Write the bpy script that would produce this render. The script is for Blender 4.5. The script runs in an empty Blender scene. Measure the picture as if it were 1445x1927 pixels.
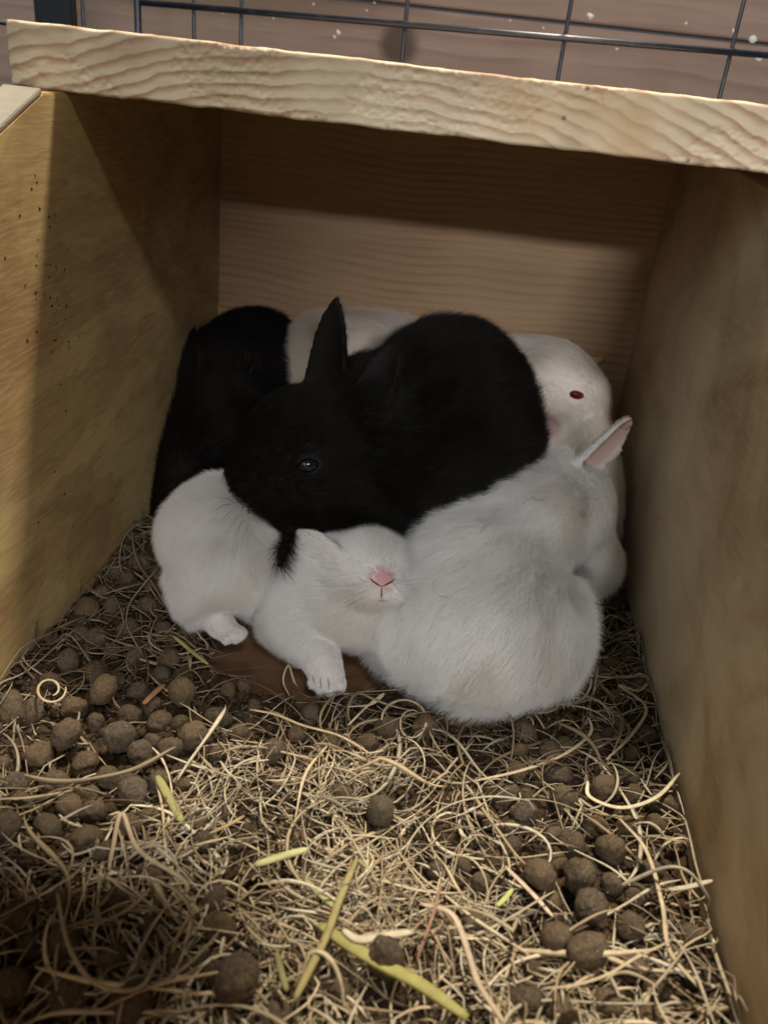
import bpy, math, random
import numpy as np
from mathutils import Matrix, Vector
from mathutils.bvhtree import BVHTree
rng = np.random.default_rng(7); random.seed(7)
scene = bpy.context.scene
C = scene.collection

# ------------------------------------------------------------------ camera
FPX = 1576.4035
CAM = np.array([0.18223123, -0.59938397, 0.26375692])
ROT = np.array([[0.98715039, -0.14588486, 0.06520525], [0.12454285, 0.44675012, -0.88594774], [0.1001159, 0.88268451, 0.45917847]])
cd = bpy.data.cameras.new('camera'); cam = bpy.data.objects.new('camera', cd); C.objects.link(cam)
mw = Matrix([list(ROT[i]) + [CAM[i]] for i in range(3)] + [[0, 0, 0, 1]])
cam.matrix_world = mw
cd.sensor_fit = 'VERTICAL'; cd.sensor_height = 36; cd.lens = FPX / 1927 * 36
cd.clip_start = .01; cd.clip_end = 50
cd.dof.use_dof = True; cd.dof.focus_distance = .405; cd.dof.aperture_fstop = 10
scene.camera = cam

# ------------------------------------------------------------------ world and lamps
w = bpy.data.worlds.new('World'); scene.world = w; w.use_nodes = True
w.node_tree.nodes['Background'].inputs[0].default_value = (.78, .80, .85, 1)
w.node_tree.nodes['Background'].inputs[1].default_value = .075
def lamp(name, loc, target, size, power, col, size_y=None):
    ld = bpy.data.lights.new(name, 'AREA'); ld.energy = power; ld.color = col; ld.size = size
    if size_y: ld.shape = 'RECTANGLE'; ld.size_y = size_y
    o = bpy.data.objects.new(name, ld); C.objects.link(o); o.location = loc
    o.rotation_euler = (Vector(target) - Vector(loc)).to_track_quat('-Z', 'Y').to_euler()
    return o
lamp('lamp_front', (.50, -1.42, 1.50), (.15, -.25, .1), .13, 9, (1, .96, .88))
lamp('lamp_back', (.28, .22, 1.45), (.16, -.38, 0), .12, 44, (1, .89, .73))
lamp('lamp_window', (.50, -1.80, .74), (.1, 0, .1), .30, 12, (.93, .94, 1), size_y=.05)
lamp('lamp_room', (-.62, -1.4, 1.05), (.17, -.2, .1), 1.3, 9, (.86, .97, 1))
vs = scene.view_settings; vs.view_transform = 'Standard'; vs.look = 'None'; vs.gamma = 1; vs.exposure = -.06
scene.cycles.max_bounces = 6; scene.cycles.diffuse_bounces = 3; scene.cycles.transparent_max_bounces = 6

# ------------------------------------------------------------------ helpers
def ray(x, y):
    return ROT @ np.array([(x - 722.5) / FPX, -(y - 963.5) / FPX, -1.0])
def atY(x, y, Y): d = ray(x, y); return CAM + d * (Y - CAM[1]) / d[1]
def atZ(x, y, Z): d = ray(x, y); return CAM + d * (Z - CAM[2]) / d[2]
def atX(x, y, X): d = ray(x, y); return CAM + d * (X - CAM[0]) / d[0]
def mpp(P): return abs((ROT.T @ (P - CAM))[2]) / FPX          # metres per photo pixel at P

def tag(o, label=None, cat=None, group=None, kind=None):
    if label: o['label'] = label
    if cat: o['category'] = cat
    if group: o['group'] = group
    if kind: o['kind'] = kind
    return o
def empty(name, loc=(0, 0, 0)):
    o = bpy.data.objects.new(name, None); C.objects.link(o); o.location = loc; o.empty_display_size = .01
    return o
def mesh(name, V, F, mat, parent=None, smooth=False, col=None):
    me = bpy.data.meshes.new(name)
    V = np.asarray(V, float)
    if isinstance(F, np.ndarray):
        k = F.shape[1]
        me.vertices.add(len(V)); me.vertices.foreach_set('co', V.ravel())
        me.loops.add(F.size); me.loops.foreach_set('vertex_index', F.ravel().astype(np.int32))
        me.polygons.add(len(F)); me.polygons.foreach_set('loop_start', np.arange(0, F.size, k, dtype=np.int32))
        me.update(calc_edges=True)
    else:
        me.from_pydata([tuple(v) for v in V], [], F)
    me.validate()
    if smooth: me.polygons.foreach_set('use_smooth', np.ones(len(me.polygons), bool))
    if col is not None:
        a = me.attributes.new('tint', 'FLOAT_COLOR', 'POINT')
        a.data.foreach_set('color', np.asarray(col, np.float32).ravel())
    me.materials.append(mat)
    o = bpy.data.objects.new(name, me); C.objects.link(o)
    if parent: o.parent = parent
    return o
def box(name, a, b, mat, parent=None, bevel=.0008):
    a = np.array(a, float); b = np.array(b, float)
    V = [(x, y, z) for x in (a[0], b[0]) for y in (a[1], b[1]) for z in (a[2], b[2])]
    F = [(0, 1, 3, 2), (4, 6, 7, 5), (0, 4, 5, 1), (2, 3, 7, 6), (0, 2, 6, 4), (1, 5, 7, 3)]
    o = mesh(name, V, F, mat, parent)
    bev(o, bevel); return o
def bev(o, wdt):
    import bmesh
    bm = bmesh.new(); bm.from_mesh(o.data)
    bmesh.ops.recalc_face_normals(bm, faces=bm.faces)
    if wdt: bmesh.ops.bevel(bm, geom=list(bm.edges), offset=wdt, segments=2, affect='EDGES')
    bm.to_mesh(o.data); bm.free()
def hsh(i, j, k, s):
    n = (i * 374761393 + j * 668265263 + k * 2147483647 + s * 974711) & 0x7fffffff
    n = ((n ^ (n >> 13)) * 1274126177) & 0x7fffffff
    n = ((n ^ (n >> 16)) * 668265263) & 0x7fffffff
    return (n ^ (n >> 15)) % 100003 / 100003.0
def noise(P, f, s=0):                                            # value noise -1..1
    P = np.asarray(P, float) * f + 1000.0
    I = np.floor(P).astype(np.int64); t = P - I; t = t * t * (3 - 2 * t)
    r = 0
    for a in (0, 1):
        for b in (0, 1):
            for c in (0, 1):
                wgt = (t[..., 0] if a else 1 - t[..., 0]) * (t[..., 1] if b else 1 - t[..., 1]) * (t[..., 2] if c else 1 - t[..., 2])
                r = r + wgt * hsh(I[..., 0] + a, I[..., 1] + b, I[..., 2] + c, s)
    return r * 2 - 1
def fbm(P, f, s=0, o=4):
    r = 0; a = 1
    for i in range(o): r = r + a * noise(P, f * 2 ** i, s + i); a *= .5
    return r
def sstep(a, b, x): t = np.clip((x - a) / (b - a), 0, 1); return t * t * (3 - 2 * t)

# ------------------------------------------------------------------ materials
class NT:
    def __init__(s, name):
        m = bpy.data.materials.new(name); m.use_nodes = True
        s.m = m; s.t = m.node_tree; s.n = s.t.nodes; s.b = s.n['Principled BSDF']
    def new(s, ty, **kw):
        n = s.n.new(ty)
        for k, v in kw.items():
            if k.startswith('i_'):
                key = k[2:]; n.inputs[int(key) if key.isdigit() else key].default_value = v
            else: setattr(n, k, v)
        return n
    def L(s, a, b): s.t.links.new(a, b)
    def co(s, scale=(1, 1, 1), rot=(0, 0, 0), loc=(0, 0, 0)):
        tc = s.new('ShaderNodeTexCoord'); mp = s.new('ShaderNodeMapping')
        mp.inputs['Scale'].default_value = scale; mp.inputs['Rotation'].default_value = rot; mp.inputs['Location'].default_value = loc
        s.L(tc.outputs['Object'], mp.inputs['Vector']); return mp.outputs[0]
    def noise(s, vec, scale, detail=4, rough=.55, dist=0):
        n = s.new('ShaderNodeTexNoise'); n.inputs['Scale'].default_value = scale; n.inputs['Detail'].default_value = detail
        n.inputs['Roughness'].default_value = rough; n.inputs['Distortion'].default_value = dist
        if vec is not None: s.L(vec, n.inputs['Vector'])
        return n.outputs['Fac']
    def ramp(s, fac, stops, interp='LINEAR'):
        r = s.new('ShaderNodeValToRGB'); r.color_ramp.interpolation = interp
        e = r.color_ramp.elements
        while len(e) < len(stops): e.new(.5)
        for i, (p, c) in enumerate(stops):
            e[i].position = p; e[i].color = (c, c, c, 1) if isinstance(c, (int, float)) else (*c, 1)
        s.L(fac, r.inputs[0]); return r.outputs[0]
    def mix(s, fac, a, b, mode='MIX'):
        m = s.new('ShaderNodeMix'); m.data_type = 'RGBA'; m.blend_type = mode
        for sock, v in ((m.inputs[0], fac), (m.inputs[6], a), (m.inputs[7], b)):
            if hasattr(v, 'links') or hasattr(v, 'is_linked'): s.L(v, sock)
            elif isinstance(v, (int, float)): sock.default_value = v
            else: sock.default_value = (*v, 1)
        return m.outputs[2]
    def math(s, op, a, b=0.0):
        m = s.new('ShaderNodeMath'); m.operation = op
        for i, v in enumerate((a, b)):
            if isinstance(v, (int, float)): m.inputs[i].default_value = v
            else: s.L(v, m.inputs[i])
        return m.outputs[0]
    def bump(s, h, strength, dist=.001):
        b = s.new('ShaderNodeBump'); b.inputs['Strength'].default_value = strength; b.inputs['Distance'].default_value = dist
        s.L(h, b.inputs['Height']); s.L(b.outputs[0], s.b.inputs['Normal'])
    def col(s, v):
        if isinstance(v, tuple): s.b.inputs['Base Color'].default_value = (*v, 1)
        else: s.L(v, s.b.inputs['Base Color'])
    def rough(s, r, spec=.3):
        s.b.inputs['Roughness'].default_value = r; s.b.inputs['Specular IOR Level'].default_value = spec

def m_shelf():
    t = NT('rough_sawn_pine')
    v = t.co()
    dn = t.noise(v, 14, 3); dn2 = t.noise(v, 60, 3)
    sx = t.new('ShaderNodeSeparateXYZ'); t.L(v, sx.inputs[0])
    dx = t.math('ADD', t.math('SUBTRACT', sx.outputs[0], .125), t.math('MULTIPLY', t.math('SUBTRACT', dn, .5), .05))
    dz = t.math('ADD', t.math('SUBTRACT', sx.outputs[2], .145), t.math('MULTIPLY', t.math('SUBTRACT', dn2, .5), .006))
    q = t.math('ADD', t.math('MULTIPLY', t.math('MULTIPLY', dx, dx), .30), t.math('MULTIPLY', dz, dz))
    r = t.math('ADD', t.math('SQRT', q), t.math('MULTIPLY', sx.outputs[1], .12))
    fr = t.math('FRACT', t.math('MULTIPLY', r, 205))
    ring = t.ramp(fr, [(0, 0.), (.30, .04), (.66, .8), (.76, .95), (.92, 0.)])
    ring = t.math('MULTIPLY', ring, t.ramp(t.noise(v, 22, 2), [(.35, .45), (.55, 1.)]))
    base = t.mix(t.noise(v, 30, 4), (.70, .56, .38), (.82, .71, .53))
    base = t.mix(t.ramp(t.noise(v, 16, 2), [(.55, 0.), (.75, .55)]), base, (.50, .30, .12))
    c = t.mix(t.math('MULTIPLY', ring, .88), base, (.40, .22, .12))
    st = t.ramp(t.noise(t.co((1, 1, 1.6), loc=(3, 1, 2)), 11, 3), [(.58, 0.), (.72, .6)])
    c = t.mix(st, c, (.42, .24, .17))
    vo = t.new('ShaderNodeTexVoronoi'); vo.inputs['Scale'].default_value = 120; t.L(v, vo.inputs['Vector'])
    pit = t.math('MULTIPLY', t.ramp(vo.outputs['Distance'], [(.06, 1.), (.16, 0.)]), t.ramp(t.noise(v, 35, 1), [(.52, 0.), (.6, .8)]))
    c = t.mix(pit, c, (.10, .06, .035))
    t.col(c); t.rough(.85, .2)
    f = t.noise(t.co((60, 200, 260)), 1, 4, .7)
    g = t.noise(v, 130, 5, .7)
    t.bump(t.math('ADD', t.math('ADD', f, g), t.math('MULTIPLY', ring, -.1)), .5, .0005)
    return t.m
def m_ply(name, dark=(.27, .155, .062), light=(.43, .285, .115), rot=.35, grey=.35, st=.26):
    t = NT(name)
    v = t.co((1, 1, 2.6), rot=(rot, 0, 0))
    big = t.noise(v, 5.5, 3, .5, 1.6)
    sh = t.ramp(big, [(.36, 0.), (.42, .45), (.50, .40), (.515, .85), (.60, 1.)])
    c = t.mix(sh, dark, light)
    c = t.mix(t.ramp(t.noise(t.co((1, 1, 1.5), rot=(rot * 1.3, 0, 0), loc=(2, 5, 1)), 12, 4, .6, .8), [(.45, 0.), (.7, .7)]), c, (.30, .165, .07))
    c = t.mix(t.ramp(t.noise(t.co((1, 1.5, 1), loc=(7, 2, 9)), 9, 3), [(.5, 0.), (.7, grey)]), c, (.25, .225, .17))
    s1 = t.noise(t.co((60, 60, 620), rot=(rot, 0, 0)), 1, 4, .65, .4)
    s2 = t.noise(t.co((20, 26, 190), rot=(rot, 0, 0), loc=(1, 2, 3)), 1, 3, .6, 1.2)
    c = t.mix(t.ramp(s1, [(.45, .0), (.62, .28)]), c, (.62, .48, .27))
    c = t.mix(t.ramp(s2, [(.5, 0.), (.68, st)]), c, (.17, .10, .05))
    t.col(c); t.rough(.72, .25)
    t.bump(t.math('ADD', s1, t.math('MULTIPLY', s2, .3)), .3, .0004)
    return t.m
def m_pine(name, a, b, line, scale=55, axis='z', bow=1.0, knot=None):
    t = NT(name)
    v = t.co()
    sx = t.new('ShaderNodeSeparateXYZ'); t.L(v, sx.inputs[0])
    d = t.noise(t.co((1, 1, 2)), 5, 2, .4)
    z = t.math('ADD', sx.outputs[2], t.math('MULTIPLY', t.math('SUBTRACT', d, .5), .10 * bow))
    rr = t.math('MULTIPLY', z, scale * 3)
    fr = t.math('FRACT', rr)
    ln = t.ramp(fr, [(0, .0), (.5, .15), (.8, 1.), (.93, .9), (1, 0.)])
    ln = t.math('MULTIPLY', ln, t.ramp(t.noise(t.co((1, 1, 3)), 9, 2), [(.35, .1), (.65, 1.)]))
    c = t.mix(t.noise(t.co((1, 1, 6)), 8, 4), a, b)
    c = t.mix(t.math('MULTIPLY', ln, .6), c, line)
    if knot:
        kd = t.new('ShaderNodeVectorMath'); kd.operation = 'DISTANCE'; t.L(v, kd.inputs[0]); kd.inputs[1].default_value = knot
        k = t.ramp(kd.outputs['Value'], [(.011, 1.), (.020, 0.)])
        c = t.mix(t.math('MULTIPLY', k, .8), c, (.045, .025, .018))
    s1 = t.noise(t.co((25, 25, 700)), 1, 3, .6)
    c = t.mix(t.ramp(s1, [(.5, 0.), (.75, .35)]), c, line)
    t.col(c); t.rough(.7, .3); t.bump(t.math('ADD', s1, ln), .35, .0005)
    return t.m
def m_simple(name, c, r=.6, spec=.4, metal=0):
    t = NT(name); t.col(c); t.rough(r, spec); t.b.inputs['Metallic'].default_value = metal; return t.m
def m_wire():
    t = NT('black_coated_wire'); v = t.co()
    c = t.mix(t.ramp(t.noise(v, 160, 3), [(.55, 0.), (.75, .5)]), (.008, .011, .02), (.05, .06, .10))
    t.col(c); t.rough(.35, .6); return t.m
def m_skin(name, rough=.8):
    t = NT(name); a = t.new('ShaderNodeAttribute', attribute_name='tint'); t.col(a.outputs['Color']); t.rough(rough, .15)
    t.bump(t.noise(t.co(), 500, 3), .3, .0006); return t.m
def m_fur(name, dark):
    t = NT(name)
    a = t.new('ShaderNodeAttribute', attribute_name='tint')
    if dark:
        t.col(a.outputs['Color']); t.rough(.5, .16)
    else:
        d = t.new('ShaderNodeBsdfDiffuse'); tr = t.new('ShaderNodeBsdfTranslucent'); mx = t.new('ShaderNodeMixShader')
        t.L(a.outputs['Color'], d.inputs[0]); t.L(a.outputs['Color'], tr.inputs[0]); mx.inputs[0].default_value = .3
        t.L(d.outputs[0], mx.inputs[1]); t.L(tr.outputs[0], mx.inputs[2])
        t.L(mx.outputs[0], t.n['Material Output'].inputs['Surface'])
    return t.m
def m_soil():
    t = NT('crumbly_bedding_soil'); v = t.co()
    n = t.noise(v, 260, 6, .7); n2 = t.noise(v, 45, 3)
    c = t.mix(t.ramp(n, [(.3, 0.), (.7, 1.)]), (.014, .010, .007), (.080, .055, .034))
    c = t.mix(t.ramp(n2, [(.4, 0.), (.65, .6)]), c, (.085, .052, .026))
    fl = t.ramp(t.noise(t.co((1, .3, 1), loc=(3, 3, 3)), 700, 2), [(.66, 0.), (.72, .8)])
    c = t.mix(fl, c, (.36, .27, .15))
    t.col(c); t.rough(.95, .1); t.bump(n, .9, .002); return t.m
def m_pellet():
    t = NT('dry_pellet')
    v = t.co()
    oi = t.new('ShaderNodeObjectInfo')
    n = t.noise(v, 4.5, 6, .7)
    rnd = t.ramp(oi.outputs['Random'], [(0, (.028, .025, .023)), (.35, (.056, .040, .027)), (.7, (.085, .057, .034)), (1, (.040, .036, .034))])
    c = t.mix(t.ramp(n, [(.35, 0.), (.7, .75)]), rnd, (.17, .12, .068))
    fl = t.ramp(t.noise(t.co(loc=(9, 9, 9)), 15, 2), [(.64, 0.), (.70, .8)])
    c = t.mix(fl, c, (.42, .30, .14))
    t.col(c); t.rough(.88, .2); t.bump(n, .8, .0010); return t.m
def m_straw():
    t = NT('dry_straw'); a = t.new('ShaderNodeAttribute', attribute_name='tint')
    n = t.noise(t.co(), 300, 3)
    c = t.mix(t.ramp(n, [(.35, .35), (.7, 0.)]), a.outputs['Color'], (.20, .12, .06))
    t.col(c); t.rough(.62, .3); t.bump(t.noise(t.co(), 900, 2), .4, .0004); return t.m
M_SHELF = m_shelf()
M_PLY = m_ply('yellow_plywood', (.37, .245, .10), (.57, .41, .18))
M_PLY_R = m_ply('greyish_plywood', (.50, .365, .22), (.61, .47, .30), .2, .35, .07)
M_BACK = m_pine('back_wall_pine', (.48, .31, .17), (.62, .42, .25), (.32, .19, .11), 62, bow=.35)
M_BATTEN = m_pine('batten_pine', (.62, .42, .2), (.72, .5, .27), (.45, .27, .1))
M_EDGE = m_pine('pale_cut_edge', (.27, .24, .19), (.40, .36, .29), (.16, .13, .10), 90)
M_PLANK = m_pine('background_plank_wood', (.29, .20, .155), (.38, .275, .22), (.20, .13, .10), 22, bow=.35, knot=tuple(atY(750, 85, .2)))
M_FLOOR = m_pine('stained_floor_wood', (.11, .06, .03), (.17, .095, .045), (.09, .045, .02), 40)
M_WIRE = m_wire()
M_SKINW = m_skin('pale_skin'); M_SKINB = m_skin('dark_skin', .7)
M_FURW = m_fur('white_fur', False); M_FURB = m_fur('black_fur', True)
M_SOIL = m_soil(); M_PELLET = m_pellet(); M_STRAW = m_straw()
M_EYEB = m_simple('black_eye', (.004, .004, .006), .03, .8)
M_EYER = m_simple('red_eye', (.13, .008, .016), .05, .8)
M_LID = m_simple('dark_eyelid', (.008, .006, .006), .7)
M_LIDP = m_simple('pink_eyelid', (.30, .11, .11), .6)
M_PINK = m_simple('pink_nose_skin', (.46, .17, .18), .6, .3)
M_CREASE = m_simple('dark_pink_crease', (.16, .03, .04), .6, .2)
M_HAIRD = m_simple('dark_stray_hair', (.03, .025, .02), .5)
M_HAIRW = m_simple('grey_whisker', (.10, .08, .07), .5)
M_FURW_PLAIN = m_simple('white_whisker', (.7, .68, .66), .4)
M_TOE = m_simple('grey_toe_crease', (.34, .29, .28), .8)
M_DIRT = m_simple('dark_dirt', (.07, .035, .018), .9, .1)
M_FLECK = m_simple('white_fleck', (.75, .75, .74), .8, .1)
M_PANEL = m_simple('black_frame_metal', (.012, .014, .02), .4, .5, .3)

# ------------------------------------------------------------------ nest box
W = .30; H = .2445; YF = -.2225; TH = .0245; ZF = -.006
nest = tag(empty('nest_box', (.15, -.2, ZF)), 'open fronted wooden nest box with plywood sides and a thick pine roof board', 'nest box')
def local(o, par=nest):
    o.parent = par; o.matrix_parent_inverse = Matrix.Translation(par.location).inverted(); return o
def prism(name, prof, x0, x1, mat):
    n = len(prof)
    V = [(x0, y, z) for y, z in prof] + [(x1, y, z) for y, z in prof]
    F = [tuple(range(n)), tuple(range(2 * n - 1, n - 1, -1))] + [(i, i + n, (i + 1) % n + n, (i + 1) % n) for i in range(n)]
    o = mesh(name, V, F, mat); bev(o, .0006); return local(o)
prof = [(.0, ZF - .012), (.0, H - .0005), (-.242, H - .0005), (-.53, .135), (-.53, ZF - .012)]
pl = prism('side_panel', prof, -.016, 0, M_PLY); pl['label'] = 'yellow stained plywood side panel'
prr = [(.0, ZF - .012), (.0, H - .004), (-.15, H - .004), (-.24, H - .008), (-.53, .150), (-.53, ZF - .012)]
pr = prism('side_panel', prr, W, W + .016, M_PLY_R); pr['label'] = 'greyish plywood side panel'
# pale sawn rim strips of the side panels
def rim(x0, x1, p0, p1):
    d = np.array(p1) - np.array(p0); nrm = np.array([-d[1], d[0]]); nrm = nrm / np.linalg.norm(nrm)
    if nrm[1] < 0: nrm = -nrm
    q = [tuple(np.array(p0) + nrm * .0005), tuple(np.array(p1) + nrm * .0005), tuple(np.array(p1) + nrm * .0025), tuple(np.array(p0) + nrm * .0025)]
    V = [(x0, y, z) for y, z in q] + [(x1, y, z) for y, z in q]
    o = mesh('sawn_rim', V, [(0, 1, 2, 3), (7, 6, 5, 4), (0, 4, 5, 1), (1, 5, 6, 2), (2, 6, 7, 3), (3, 7, 4, 0)], M_EDGE); bev(o, .0004)
    o.parent = pl if x0 < 0 else pr; o.matrix_parent_inverse = Matrix.Translation(nest.location).inverted() @ Matrix.Translation(nest.location)
    return o
for side, pts in ((pl, ((-.242, H - .001), (-.53, .135))), (pr, ((-.24, H - .008), (-.53, .150)))):
    rim(-.016 if side is pl else W, 0 if side is pl else W + .016, *pts)
def local_child(o, par):
    o.parent = par; o.matrix_parent_inverse = Matrix.Identity(4); return o
local(box('back_board', (-.016, .0005, ZF - .012), (W + .016, .014, H - .0005), M_BACK))
zb = .103
V = []
for y in (-.006, -.0005):
    V += [(.0008, y, ZF), (.268, y, ZF), (.2745, y, zb - .01), (.2815, y, zb), (.0008, y, zb)]
o = mesh('batten', V, [(0, 1, 2, 3, 4), (9, 8, 7, 6, 5)] + [(i, i + 5, (i + 1) % 5 + 5, (i + 1) % 5) for i in range(5)], M_BATTEN)
bev(o, .0005); local(o); o['label'] = 'pale yellow batten along the foot of the back wall'
local(box('floor_board', (.0005, -.53, ZF - .012), (W - .0005, -.0005, ZF), M_FLOOR))
local(box('front_lip', (-.016, -.545, ZF - .012), (W + .016, -.5305, .075), M_PLY_R))
# roof board: rough front face as real relief
def roof():
    x0, x1 = -.0235, .335; y0, y1 = YF, .016
    nx, nz = 520, 36
    xs = np.linspace(x0, x1, nx); zs = np.linspace(0, 1, nz)
    X, Z = np.meshgrid(xs, zs, indexing='ij')
    P = np.stack([X, 0 * X, Z * TH], -1)
    edge = np.minimum(Z, 1 - Z) * TH
    chip = np.clip(fbm(P, 70, 5, 4) - .05, 0, 1) * np.exp(-edge / .0030) * sstep(.0, .35, fbm(P * np.array([1, 1, 0]), 12, 71, 2))
    chipb = np.clip(fbm(P, 35, 9, 3) - .1, 0, 1) * np.exp(-Z * TH / .005) * sstep(.08, .11, X) * (1 - sstep(.19, .22, X))
    rel = .00010 * fbm(P * np.array([1, 1, 3]), 160, 11, 4) + .00015 * fbm(P, 30, 2, 2)
    torn = sstep(.2, .45, fbm(P * np.array([1, 1, 1.5]), 28, 21, 2)) * .0009 * np.abs(fbm(P, 420, 31, 3))
    rnd = np.where(edge < .0012, (.0012 - edge) ** 2 / .0012, 0)
    Y = y0 + .0028 * chip + .004 * chipb + rel + torn + rnd
    zz = H + Z * TH
    zz = zz + (Z < .5) * np.exp(-edge / .002) * (.00035 * fbm(P, 90, 41, 4) + .0010 * chipb) + (Z >= .5) * np.exp(-edge / .002) * .0003 * fbm(P, 80, 51, 4)
    V = np.stack([X, Y, zz], -1).reshape(-1, 3)
    idx = np.arange(nx * nz).reshape(nx, nz)
    F = np.stack([idx[:-1, :-1], idx[1:, :-1], idx[1:, 1:], idx[:-1, 1:]], -1).reshape(-1, 4)
    # back part: bottom, top, ends as strips to a back edge
    nb = len(V)
    VB = [];
    for i in range(nx): VB.append((xs[i], y1, H)); 
    for i in range(nx): VB.append((xs[i], y1, H + TH))
    V = np.vstack([V, np.array(VB)])
    a = np.arange(nx - 1)
    bot = np.stack([idx[:-1, 0], nb + a, nb + a + 1, idx[1:, 0]], -1)
    top = np.stack([idx[:-1, -1], idx[1:, -1], nb + nx + a + 1, nb + nx + a], -1)
    bk = np.stack([nb + a, nb + nx + a, nb + nx + a + 1, nb + a + 1], -1)
    F = np.vstack([F, bot, top, bk])
    o = mesh('roof_board', V, F, M_SHELF, smooth=False)
    import bmesh
    bm = bmesh.new(); bm.from_mesh(o.data); bm.verts.ensure_lookup_table()
    for col, s in ((0, 1), (nx - 1, -1)):
        ring = [bm.verts[idx[col, k]] for k in range(nz)] + [bm.verts[nb + nx + col], bm.verts[nb + col]]
        bm.faces.new(ring)
    bmesh.ops.recalc_face_normals(bm, faces=bm.faces)
    for f in bm.faces: f.smooth = len(f.verts) == 4 and abs(f.normal.y) > .3
    bm.to_mesh(o.data); bm.free()
    local(o); o['label'] = 'thick rough sawn pine roof board with curved grain and chipped edge'
roof()
# dirt specks on the left side panel
def specks():
    V = []; F = []
    pts = [(67, 330), (70, 342), (60, 355), (75, 392), (38, 405), (92, 408), (105, 405), (94, 428), (70, 480), (88, 498), (122, 508), (133, 517), (93, 522), (48, 537), (84, 556), (68, 550), (110, 566), (98, 575), (112, 575), (125, 575), (100, 590), (122, 600), (95, 560), (105, 640), (100, 640), (130, 643), (98, 662), (52, 640), (115, 723), (10, 485), (122, 930), (73, 983), (137, 990), (124, 773), (212, 940), (127, 1049), (104, 888), (70, 624)]
    cl = [(110, 560)] * 14 + [(105, 650)] * 8 + [(100, 500)] * 10
    for x, y in pts: V_ = 0; add_speck(V, F, atX(x, y, 0), random.uniform(.0004, .0009))
    for x, y in cl: add_speck(V, F, atX(x + random.gauss(0, 22), y + random.gauss(0, 30), 0), random.uniform(.0003, .0006))
    o = mesh('dirt_specks', V, F, M_DIRT); o['kind'] = 'stuff'; o['label'] = 'dark dirt specks on the left plywood panel'
    local_child(o, pl)
def add_speck(V, F, p, r, n=7, ax=0):
    b = len(V); th = random.uniform(-.6, .6)
    e1 = np.array([0, math.cos(th), math.sin(th)]); e2 = np.array([0, -math.sin(th), math.cos(th)])
    for i in range(n):
        a = 2 * math.pi * i / n; rr = r * random.uniform(.6, 1.2)
        V.append(tuple(p + e1 * math.cos(a) * rr * 1.6 + e2 * math.sin(a) * rr * .7 + np.array([.0001, 0, 0])))
    V.append(tuple(p + np.array([r * .45, 0, 0])))
    for i in range(n): F.append((b + i, b + (i + 1) % n, b + n))
specks()

# ------------------------------------------------------------------ background: planks and wire cage
ground = box('ground', (-3, -3, -.06), (3, 3, -.022), m_simple('bare_ground', (.09, .07, .05), .9), bevel=0)
tag(ground, 'bare brown ground under the nest box', 'ground', kind='structure')
pw = tag(empty('plank_wall', (.15, .2, -.022)), 'weathered brown plank wall behind the wire cage', 'wall')
zg = .3155; slope_gap = .0025
for z0, z1 in ((-.02, zg - .300), (zg - .297, zg - .149), (zg - .146, zg), (zg + .003, zg + .148), (zg + .151, zg + .30), (zg + .303, zg + .45)):
    o = box('plank', (-1.1, .2, z0), (1.4, .222, z1), M_PLANK, bevel=.001)
    o.parent = pw; o.matrix_parent_inverse = Matrix.Translation(pw.location).inverted()
V = []; F = []
for x, y, r in [(637, 62, .0022), (630, 70, .0013), (515, 35, .0010), (690, 20, .0009), (705, 5, .0009), (1110, 30, .0026), (1022, 52, .0010), (1160, 93, .001), (590, 8, .001), (420, 25, .0007), (1290, 45, .0012), (960, 40, .0008), (863, 60, .0007), (1415, 75, .003), (1425, 110, .003), (1380, 60, .002)]:
    p = atY(x, y, .2); b = len(V)
    for k in range(8):
        a = k * math.pi / 4; rr = r * random.uniform(.5, 1.3)
        V.append((p[0] + math.cos(a) * rr, .1996, p[2] + math.sin(a) * rr))
    V.append((p[0], .1990, p[2]))
    for k in range(8): F.append((b + k, b + (k + 1) % 8, b + 8))
o = mesh('white_flecks', V, F, M_FLECK); o['kind'] = 'stuff'; o.parent = pw; o.matrix_parent_inverse = Matrix.Translation(pw.location).inverted()

def tube(pts, r, n=8, cap=True, radii=None):
    pts = np.array(pts, float); V = []; F = []
    up = None
    for i, p in enumerate(pts):
        t = pts[min(i + 1, len(pts) - 1)] - pts[max(i - 1, 0)]; t /= np.linalg.norm(t) + 1e-12
        if up is None:
            up = np.cross(t, [0, 0, 1]) if abs(t[2]) < .9 else np.cross(t, [1, 0, 0])
        up = up - t * (up @ t); up /= np.linalg.norm(up); s = np.cross(t, up)
        rr = radii[i] if radii is not None else r
        for k in range(n):
            a = 2 * math.pi * k / n; V.append(tuple(p + rr * (math.cos(a) * up + math.sin(a) * s)))
    m = len(pts)
    for i in range(m - 1):
        for k in range(n): F.append((i * n + k, i * n + (k + 1) % n, (i + 1) * n + (k + 1) % n, (i + 1) * n + k))
    if cap: F.append(tuple(range(n - 1, -1, -1))); F.append(tuple((m - 1) * n + k for k in range(n)))
    return V, F
cage = tag(empty('wire_cage', (.15, .03, -.022)), 'black wire cage with welded grid standing over the nest box', 'cage')
def cage_part(name, pts, r, mat=None, n=8):
    V, F = tube(pts, r, n); o = mesh(name, V, F, mat or M_WIRE, smooth=True)
    o.parent = cage; o.matrix_parent_inverse = Matrix.Translation(cage.location).inverted(); return o
YW = .03
zr0 = atY(265, 0, YW); zr1 = atY(1445, 103, YW)
zline = (zr0[2] + zr1[2]) / 2
cage_part('wire', [atY(262, 4, YW), (zr1 + (zr1 - zr0) * .3)], .0020)
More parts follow.
